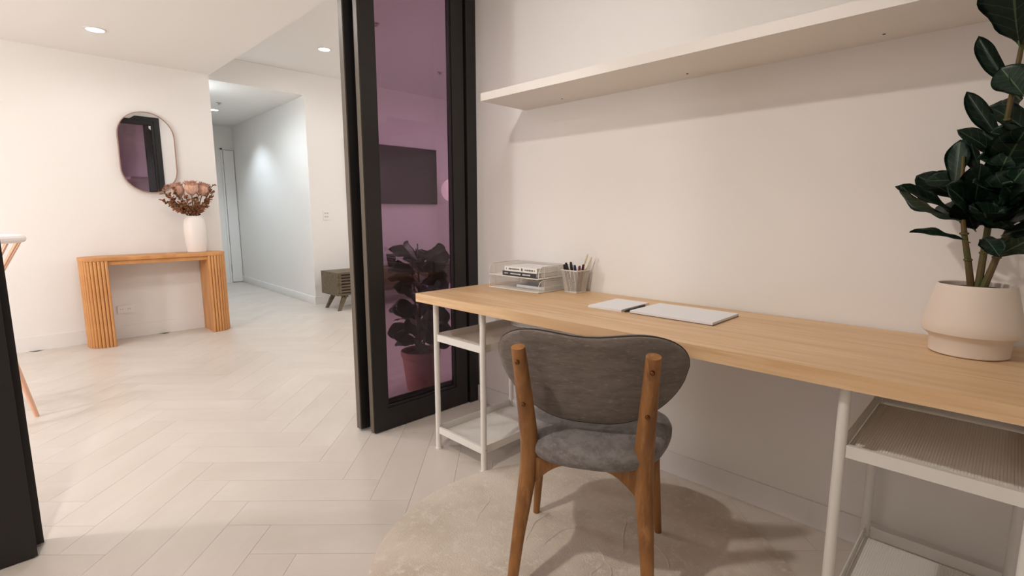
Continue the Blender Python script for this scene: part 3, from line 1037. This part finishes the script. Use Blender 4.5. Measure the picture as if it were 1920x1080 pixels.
n = 24
pts = []
cy, ry = (CY0 + CY1) / 2, (CY1 - CY0) / 2
for i in range(n + 1):
    a = -PI / 2 + PI * i / n
    pts.append((CX1 - 0.13 + 0.13 * math.cos(a), cy + ry * math.sin(a)))
for i in range(n + 1):
    a = PI / 2 + PI * i / n
    pts.append((CX0 + 0.13 + 0.13 * math.cos(a), cy + ry * math.sin(a)))
pts = [(p[0] - ox, p[1] - oy) for p in pts]
obj('table_top', prism(bmesh.new(), pts, 0.752, 0.782), M_console, ct, bevel=0.002)
obj('under_panel', B(CX0 + 0.185 - ox, CX1 - 0.185 - ox, CY0 + 0.02 - oy, CY1 - 0.01 - oy, 0.715, 0.7515), M_console, ct, bevel=0.002)
for side, xin, xout in ((-1, CX0 + 0.188, CX0 + 0.004), (1, CX1 - 0.188, CX1 - 0.004)):
    lg = obj('leg', prism(bmesh.new(), dshape(side, xin, xout, 20, 0.014), 0.0, 0.7515), M_console, ct)
    # fluting: vertical half-round slats set round the outside
    path = [Vector((p[0], p[1])) for p in dshape(side, xin, xout, 40, 0.010)]
    cum = [0]
    for a, b in zip(path, path[1:]):
        cum.append(cum[-1] + (b - a).length)
    ns = 21
    step = cum[-1] / ns
    j = 0
    first = None
    for k in range(ns):
        d = (k + 0.5) * step
        while cum[j + 1] < d:
            j += 1
        p = path[j].lerp(path[j + 1], (d - cum[j]) / (cum[j + 1] - cum[j]))
        if first is None:
            first = obj('flute', T([(0, 0, 0.002), (0, 0, 0.751)], step * 0.46, 10), M_console, lg)
            c = first
        else:
            c = first.copy()
            COL.objects.link(c)
            c.parent = lg
        c.location = (p.x, p.y, 0)

# ------------------------------------------------------------------ vase and dried flowers
VX, VY, VZ = 1.385, 5.70, 0.7825
vs = obj('vase', lathe(bmesh.new(), [(0, 0), (0.072, 0), (0.078, 0.006), (0.090, 0.10), (0.094, 0.20), (0.092, 0.27), (0.082, 0.318), (0.068, 0.338), (0.064, 0.348), (0.060, 0.350),
                                     (0.057, 0.344), (0.060, 0.33), (0.074, 0.31), (0.084, 0.26), (0.084, 0.1), (0.06, 0.02), (0, 0.02)], 48), M_vase, loc=(VX, VY, VZ))
tag(vs, 'tall white ceramic vase at the right end of the console table', 'vase')
ZR = VZ + 0.35
rnd = random.Random(21)


def petal(bm, base, d, L_, wd, lean):
    d = d.normalized()
    side = d.cross(lean).normalized()
    nn = side.cross(d)
    pr = []
    for t_, q in ((0, 0.35), (0.35, 0.9), (0.7, 1.0), (0.92, 0.6), (1.0, 0.1)):
        c = base + d * L_ * t_ + nn * (0.10 * L_ * math.sin(t_ * PI))
        pr.append([bm.verts.new(c - side * wd * q / 2), bm.verts.new(c + nn * wd * 0.12), bm.verts.new(c + side * wd * q / 2)])
    for a, b in zip(pr, pr[1:]):
        bm.faces.new((a[0], a[1], b[1], b[0]))
        bm.faces.new((a[1], a[2], b[2], b[1]))


def protea(hx, hy, hz, r, h, label):
    base = Vector((VX + (hx - VX) * 0.12, VY + (hy - VY) * 0.12, VZ + 0.05))
    head = Vector((hx, hy, hz))
    t = thing('dried_protea', label, 'dried flower', base, group='dried protea flowers in the vase')
    ax = (head - Vector((VX, VY, ZR - 0.1))).normalized()
    obj('stem', T([(0, 0, 0), Vector((VX + (hx - VX) * 0.25, VY + (hy - VY) * 0.25, ZR)) - base, head - base], 0.004, 6), M_drystem, t)
    u = ax.orthogonal().normalized()
    v = ax.cross(u)
    bm = bmesh.new()
    # furry core
    rings = []
    for f, k in ((0.1, 0.0), (0.62, 0.18), (0.86, 0.42), (0.84, 0.65), (0.62, 0.85), (0.25, 0.97)):
        rings.append([bm.verts.new(head - base + ax * h * k + (u * math.cos(a * PI / 8) + v * math.sin(a * PI / 8)) * r * f) for a in range(16)])
    for a, b in zip(rings, rings[1:]):
        for k in range(16):
            bm.faces.new((a[k], a[(k + 1) % 16], b[(k + 1) % 16], b[k]))
    bm.faces.new(rings[-1])
    obj('flower_core', bm, M_protea, t)
    bm = bmesh.new()
    for lay, (rr, hh_, kk) in enumerate(((0.55, 1.0, 22), (0.80, 0.98, 26), (0.98, 0.86, 28))):
        for k in range(kk):
            a = 2 * PI * (k + 0.5 * lay) / kk + rnd.uniform(-0.05, 0.05)
            dr_ = u * math.cos(a) + v * math.sin(a)
            b0 = head - base + dr_ * r * 0.22
            tipv = head - base + ax * h * (hh_ + rnd.uniform(-0.05, 0.06)) + dr_ * r * rr
            petal(bm, b0, tipv - b0, (tipv - b0).length, r * 0.30, -dr_)
    obj('bract', bm, M_protea, t, kind='stuff')


protea(1.375, 5.66, 1.325, 0.068, 0.140, 'pinkish brown dried protea head, middle one of the bunch')
protea(1.300, 5.72, 1.315, 0.060, 0.130, 'pinkish brown dried protea head, left one of the bunch')
protea(1.465, 5.69, 1.325, 0.062, 0.130, 'pinkish brown dried protea head, right one of the bunch')

sprig_ends = [(1.15, 5.68, 1.27), (1.16, 5.74, 1.36), (1.19, 5.62, 1.22), (1.22, 5.66, 1.40), (1.26, 5.60, 1.25), (1.30, 5.60, 1.33), (1.38, 5.58, 1.28),
              (1.44, 5.60, 1.24), (1.52, 5.66, 1.29), (1.57, 5.70, 1.36), (1.56, 5.66, 1.43), (1.50, 5.74, 1.24), (1.20, 5.70, 1.31), (1.42, 5.60, 1.34), (1.35, 5.62, 1.22)]
places = ['reaching farthest left and low', 'reaching upper left over the mirror edge', 'drooping low on the left', 'standing up on the left behind a protea', 'leaning forward on the left', 'in front of the left protea',
          'in front of the middle protea', 'low in front between stems', 'leaning right, halfway up', 'reaching far right', 'standing tallest at the right edge', 'low on the right behind', 'filling the left side', 'rising before the right protea', 'short one above the vase lip']
for (ex, ey, ez), pz in zip(sprig_ends, places):
    base = Vector((VX + (ex - VX) * 0.1, VY + (ey - VY) * 0.1, VZ + 0.06))
    t = thing('dried_leaf_sprig', 'reddish brown dried leaf sprig in the vase, ' + pz, 'dried flower', base, group='dried leaf sprigs in the vase')
    p0 = Vector((VX + (ex - VX) * 0.2, VY + (ey - VY) * 0.2, ZR)) - base
    p1 = Vector((ex, ey, ez)) - base
    obj('stem', T([(0, 0, 0), p0, p0.lerp(p1, 0.5) + Vector((0, 0, 0.015)), p1], 0.0022, 5), M_drystem, t)
    bm = bmesh.new()
    ln = (p1 - p0).length
    nl = 34
    for k in range(nl):
        f = 0.12 + 0.9 * k / nl
        c = p0.lerp(p1, min(f, 1.0))
        d = Vector((rnd.uniform(-1, 1), rnd.uniform(-1, 1), rnd.uniform(-0.3, 1))).normalized()
        petal(bm, c, d, rnd.uniform(0.028, 0.050), rnd.uniform(0.015, 0.024), Vector((rnd.uniform(-1, 1), rnd.uniform(-1, 1), rnd.uniform(-1, 1))))
    obj('foliage', bm, M_dry, t, kind='stuff')

# ------------------------------------------------------------------ pill mirror
MXc, MZc, MW, MH = 1.092, 1.716, 0.445, 0.735


def pill(wd, h, n=20):
    r = wd / 2
    return [(r * math.cos(PI * i / n), h / 2 - r + r * math.sin(PI * i / n)) for i in range(n + 1)] + \
           [(-r * math.cos(PI * i / n), -h / 2 + r - r * math.sin(PI * i / n)) for i in range(n + 1)]


mr_ = thing('wall_mirror', 'pill-shaped mirror in a thin rose-gold frame above the console table', 'mirror', (MXc, 5.852, MZc))
mr_.rotation_euler = (0, 0, math.radians(1.0))
obj('mirror_glass', prism(bmesh.new(), pill(MW - 0.008, MH - 0.008), -0.018, -0.004, lambda x, y, z: (x, z, y)), M_mirror, mr_, smooth=0)
bm = bmesh.new()
oc, ic = pill(MW, MH), pill(MW - 0.012, MH - 0.012)
n = len(oc)
rg = []
for (c_, y) in ((oc, -0.001), (oc, -0.026), (ic, -0.026), (ic, -0.001)):
    rg.append([bm.verts.new((x, y, z)) for x, z in c_])
for a, b in zip(rg, rg[1:] + rg[:1]):
    for k in range(n):
        bm.faces.new((a[k], a[(k + 1) % n], b[(k + 1) % n], b[k]))
bmesh.ops.recalc_face_normals(bm, faces=bm.faces[:])
obj('frame', bm, M_rose, mr_)


# ------------------------------------------------------------------ outlets and switch
def plate(name, x, z, y, wd, h, label, cat, slots, sw=False):
    t = thing(name, label, cat, (x, y, z))
    obj('plate', B(-wd / 2, wd / 2, -0.008, -0.0005, -h / 2, h / 2), M_socket, t, bevel=0.002)
    for sx, sz in slots:
        if sw:
            obj('rocker', B(sx - 0.010, sx + 0.010, -0.011, -0.0075, sz - 0.012, sz + 0.012), M_rocker, t, bevel=0.001, label='pale grey rocker')
        else:
            r_ = obj('socket', B(sx - 0.018, sx + 0.018, -0.0095, -0.0075, sz - 0.018, sz + 0.018), M_socket, t, bevel=0.001)
            for q in (-0.007, 0.007):
                obj('slot', B(sx + q - 0.0012, sx + q + 0.0012, -0.0100, -0.0090, sz - 0.004, sz + 0.007), M_slot, r_, smooth=0)


plate('power_outlet', 0.795, 0.272, 5.86, 0.118, 0.074, 'white double power outlet on the wall under the console table', 'outlet', [(-0.028, 0), (0.028, 0)])
plate('light_switch', 3.010, 1.132, 6.3, 0.078, 0.116, 'white light switch plate on the wall beside the hallway opening', 'switch', [(-0.015, 0.025), (0.015, 0.025), (-0.015, -0.018), (0.015, -0.018)], True)
plate('power_outlet', 3.090, 0.21, 6.3, 0.118, 0.074, 'white power outlet behind the legs of the media cabinet', 'outlet', [(-0.028, 0), (0.028, 0)])

# ------------------------------------------------------------------ media cabinet
KX0, KX1, KY0, KY1, KZ0, KZ1 = 2.785, 4.72, 5.64, 6.05, 0.185, 0.460
kc = thing('media_cabinet', 'low smoked oak media cabinet with slatted doors on splayed legs', 'cabinet', ((KX0 + KX1) / 2, KY1, 0))
ox, oy = kc.location.x, kc.location.y


def K(x0, x1, y0, y1, z0, z1):
    return B(x0 - ox, x1 - ox, y0 - oy, y1 - oy, z0, z1)


obj('top_panel', K(KX0, KX1, KY0, KY1, KZ1 - 0.022, KZ1), M_cab, kc, bevel=0.002)
obj('bottom_panel', K(KX0, KX1, KY0, KY1, KZ0, KZ0 + 0.022), M_cab, kc, bevel=0.002)
for xa in (KX0, KX1 - 0.022):
    obj('side_panel', K(xa, xa + 0.022, KY0, KY1, KZ0 + 0.022, KZ1 - 0.022), M_cab, kc, bevel=0.001)
obj('back_panel', K(KX0 + 0.022, KX1 - 0.022, KY1 - 0.012, KY1, KZ0 + 0.022, KZ1 - 0.022), M_cabin, kc, smooth=0)
for xa in (KX0 + 0.62, KX1 - 0.62):
    obj('divider', K(xa - 0.01, xa + 0.01, KY0 + 0.01, KY1 - 0.012, KZ0 + 0.022, KZ1 - 0.022), M_cab, kc, smooth=0)
for xa, xb in ((KX0 + 0.026, KX0 + 0.606), (KX1 - 0.606, KX1 - 0.026)):
    d = obj('slatted_door', K(xa, xb, KY0 + 0.016, KY0 + 0.022, KZ0 + 0.024, KZ1 - 0.024), M_cabin, kc, smooth=0)
    for k in range(6):
        z = KZ0 + 0.036 + k * 0.036
        obj('slat', K(xa + 0.03, xb - 0.03, KY0 + 0.002, KY0 + 0.014, z, z + 0.019), M_cab, d, bevel=0.001)
    for q in (xa, xb - 0.03):
        obj('door_stile', K(q, q + 0.03, KY0 + 0.001, KY0 + 0.016, KZ0 + 0.024, KZ1 - 0.024), M_cab, d, bevel=0.001)
zc_ = (KZ0 + KZ1) / 2
for za, zb_ in ((KZ0 + 0.024, zc_ - 0.002), (zc_ + 0.002, KZ1 - 0.024)):
    dd = obj('drawer', K(KX0 + 0.632, KX1 - 0.632, KY0 + 0.001, KY0 + 0.02, za, zb_), M_cab, kc, bevel=0.002)
    obj('pull', K((KX0 + KX1) / 2 - 0.06, (KX0 + KX1) / 2 + 0.06, KY0 - 0.008, KY0 + 0.001, (za + zb_) / 2 - 0.006, (za + zb_) / 2 + 0.006), M_cabin, dd, bevel=0.002)
for xs, dx in ((KX0 + 0.13, -0.10), (KX1 - 0.13, 0.10)):
    for ys, dy in ((KY0 + 0.07, -0.035), (KY1 - 0.07, 0.02)):
        bm = bmesh.new()
        a = [(xs - 0.032, ys - 0.016), (xs + 0.032, ys - 0.016), (xs + 0.032, ys + 0.016), (xs - 0.032, ys + 0.016)]
        b = [(xs + dx - 0.018, ys + dy - 0.013), (xs + dx + 0.018, ys + dy - 0.013), (xs + dx + 0.018, ys + dy + 0.013), (xs + dx - 0.018, ys + dy + 0.013)]
        va = [bm.verts.new((x - ox, y - oy, KZ0 - 0.0005)) for x, y in a]
        vb = [bm.verts.new((x - ox, y - oy, 0)) for x, y in b]
        bm.faces.new(va); bm.faces.new(list(reversed(vb)))
        for k in range(4):
            bm.faces.new((vb[k], vb[(k + 1) % 4], va[(k + 1) % 4], va[k]))
        obj('leg', bm, M_cab, kc, bevel=0.003)
    obj('leg_rail', K(xs - 0.02, xs + 0.02, KY0 + 0.03, KY1 - 0.03, KZ0 - 0.028, KZ0 - 0.0008), M_cab, kc, bevel=0.002)

# television
tv = thing('television', 'large black flat television mounted on the wall behind the purple glass', 'television', (4.04, 6.3, 1.685))
obj('screen', B(-0.69, 0.69, -0.058, -0.054, -0.385, 0.385), M_tv, tv, smooth=0)
obj('bezel', B(-0.70, 0.70, -0.054, -0.030, -0.395, 0.395), M_ink, tv, bevel=0.003)
obj('wall_bracket', B(-0.2, 0.2, -0.030, -0.001, -0.15, 0.15), M_ink, tv, bevel=0.002)

# items on the cabinet
cp = obj('tumbler', lathe(bmesh.new(), [(0, 0), (0.040, 0), (0.044, 0.01), (0.066, 0.165), (0.068, 0.168), (0.063, 0.166), (0.041, 0.014), (0, 0.012)], 28), M_cup, loc=(3.63, 5.80, KZ1 + 0.0005))
tag(cp, 'dark ribbed tumbler on the media cabinet, seen through the purple glass', 'cup')
LB = [leaf_mesh('leaf', M_leaf2, seed=30 + k, fold=0.3, curl=0.3, wave=0.03) for k in range(3)]
bp_ = thing('leafy_pot_plant', 'small round bushy green plant in a dark bowl on the media cabinet', 'plant', (4.06, 5.84, KZ1 + 0.0005))
obj('bowl', lathe(bmesh.new(), [(0, 0), (0.06, 0), (0.10, 0.03), (0.115, 0.075), (0.11, 0.078), (0.095, 0.06), (0, 0.055)], 32), M_ink, bp_)
rnd = random.Random(8)
for k in range(22):
    a = rnd.uniform(0, 2 * PI); e = rnd.uniform(0.15, 1.3)
    d = Vector((math.cos(a) * math.cos(e), math.sin(a) * math.cos(e), math.sin(e)))
    b = bp_.location + Vector((0, 0, 0.062)) + Vector((d.x, d.y, 0)) * 0.03
    place_leaf(LB[k % 3], bp_, b, b + d * rnd.uniform(0.13, 0.2), Vector((-d.x * 0.3, -0.8, 0.9)), 1.1)

# ------------------------------------------------------------------ floor plant behind the glass door
FX, FY = 1.90, 2.72
fp = thing('floor_fig_plant', 'dark-leaved fig in a terracotta pot on the floor behind the glass door', 'plant', (FX, FY, 0.0005))
obj('pot', lathe(bmesh.new(), [(0, 0), (0.088, 0), (0.094, 0.006), (0.120, 0.225), (0.127, 0.230), (0.129, 0.262), (0.124, 0.266), (0.116, 0.262), (0.112, 0.225), (0, 0.225)], 48), M_terra, fp)
obj('soil', lathe(bmesh.new(), [(0.1115, 0.2265), (0.09, 0.238), (0, 0.243)], 24), M_soil, fp)
for (dx, dy, h) in ((-0.03, 0.0, 0.86), (0.02, 0.03, 0.96), (0.04, -0.02, 0.75)):
    obj('stem', T([(dx * 0.3, dy * 0.3, 0.235), (dx, dy, 0.235 + (h - 0.235) * 0.5), (dx * 1.6, dy * 1.6, h)], [0.009, 0.007, 0.004], 8), M_stem, fp)
LF = [leaf_mesh('leaf', M_leaf2, seed=50 + k, fold=0.25, curl=0.35, wave=0.03) for k in range(3)]
rnd = random.Random(17)
k = 0
for lev in range(8):
    z = 0.32 + lev * 0.078
    for q in range(6):
        a = 2 * PI * (q + 0.37 * lev) / 6 + rnd.uniform(-0.25, 0.25)
        e = rnd.uniform(-0.05, 0.65)
        d = Vector((math.cos(a) * math.cos(e), math.sin(a) * math.cos(e), math.sin(e)))
        Lf = rnd.uniform(0.15, 0.20)
        b = Vector((FX + d.x * 0.03, FY + d.y * 0.03, z))
        tip = b + d * Lf
        if tip.y < 2.50:
            tip.y = 2.50 + rnd.uniform(0, 0.03)
            tip.z += 0.05
        if tip.x > 2.10:
            tip.x = 2.10
        place_leaf(LF[k % 3], fp, b, tip, Vector((-d.x * 0.4, -0.9, 0.8)), 1.5)
        k += 1

# ------------------------------------------------------------------ globe floor lamp in the lounge
gl = thing('globe_floor_lamp', 'floor lamp with a pale glowing globe beside the television, behind the glass', 'lamp', (4.80, 5.95, 0))
obj('base', lathe(bmesh.new(), [(0, 0), (0.14, 0), (0.14, 0.014), (0.13, 0.02), (0, 0.022)], 36), M_black, gl)
obj('pole', T([(0, 0, 0.02), (0, 0, 1.33)], 0.011, 12), M_black, gl)
obj('globe', lathe(bmesh.new(), [(0.172 * math.sin(PI * i / 20), 1.49 - 0.172 * math.cos(PI * i / 20)) for i in range(21)], 36), M_globe, gl)

# ------------------------------------------------------------------ bar stool at the far left
SX, SY = -0.215, 3.98
bs = thing('bar_stool', 'pale blush wooden bar stool with white curved back rail, half hidden by the left door', 'stool', (SX, SY, 0))
obj('seat', lathe(bmesh.new(), [(0, 0.655), (0.16, 0.655), (0.195, 0.667), (0.20, 0.68), (0.19, 0.69), (0.10, 0.684), (0, 0.682)], 40), M_blushw, bs)
LEGP = [(0.285, -0.075), (0.075, 0.285), (-0.285, 0.075), (-0.075, -0.285)]
for (lx, ly) in LEGP:
    obj('leg', T([(lx, ly * 0.4 if False else ly, 0), (lx * 0.78, ly * 0.78, 0.33), (lx * 0.52, ly * 0.52, 0.660)], [0.011, 0.0165, 0.014], 12), M_blush, bs)
for z, prs in ((0.24, ((0, 1), (2, 3))), (0.32, ((1, 2), (3, 0)))):
    f = 1 - 0.22 * z / 0.33
    for a, b in prs:
        obj('stretcher', T([(LEGP[a][0] * f, LEGP[a][1] * f, z), (LEGP[b][0] * f, LEGP[b][1] * f, z)], 0.009, 10), M_blush, bs)
rail = []
for i in range(17):
    a = math.radians(-78 + 156 * i / 16)
    rail.append((0.245 * math.cos(a) + 0.080, 0.25 * math.sin(a), 1.018))
obj('back_rail', T(rail, 0.021, 10, flat=1.0), M_blushw, bs, label='glossy white curved back rail')
for i in range(0, 17, 2):
    q = rail[i]
    a = math.radians(-78 + 156 * i / 16)
    obj('spindle', T([(0.150 * math.cos(a), 0.155 * math.sin(a), 0.683), (q[0] - 0.005, q[1], 1.005)], 0.0065, 8), M_blush, bs)
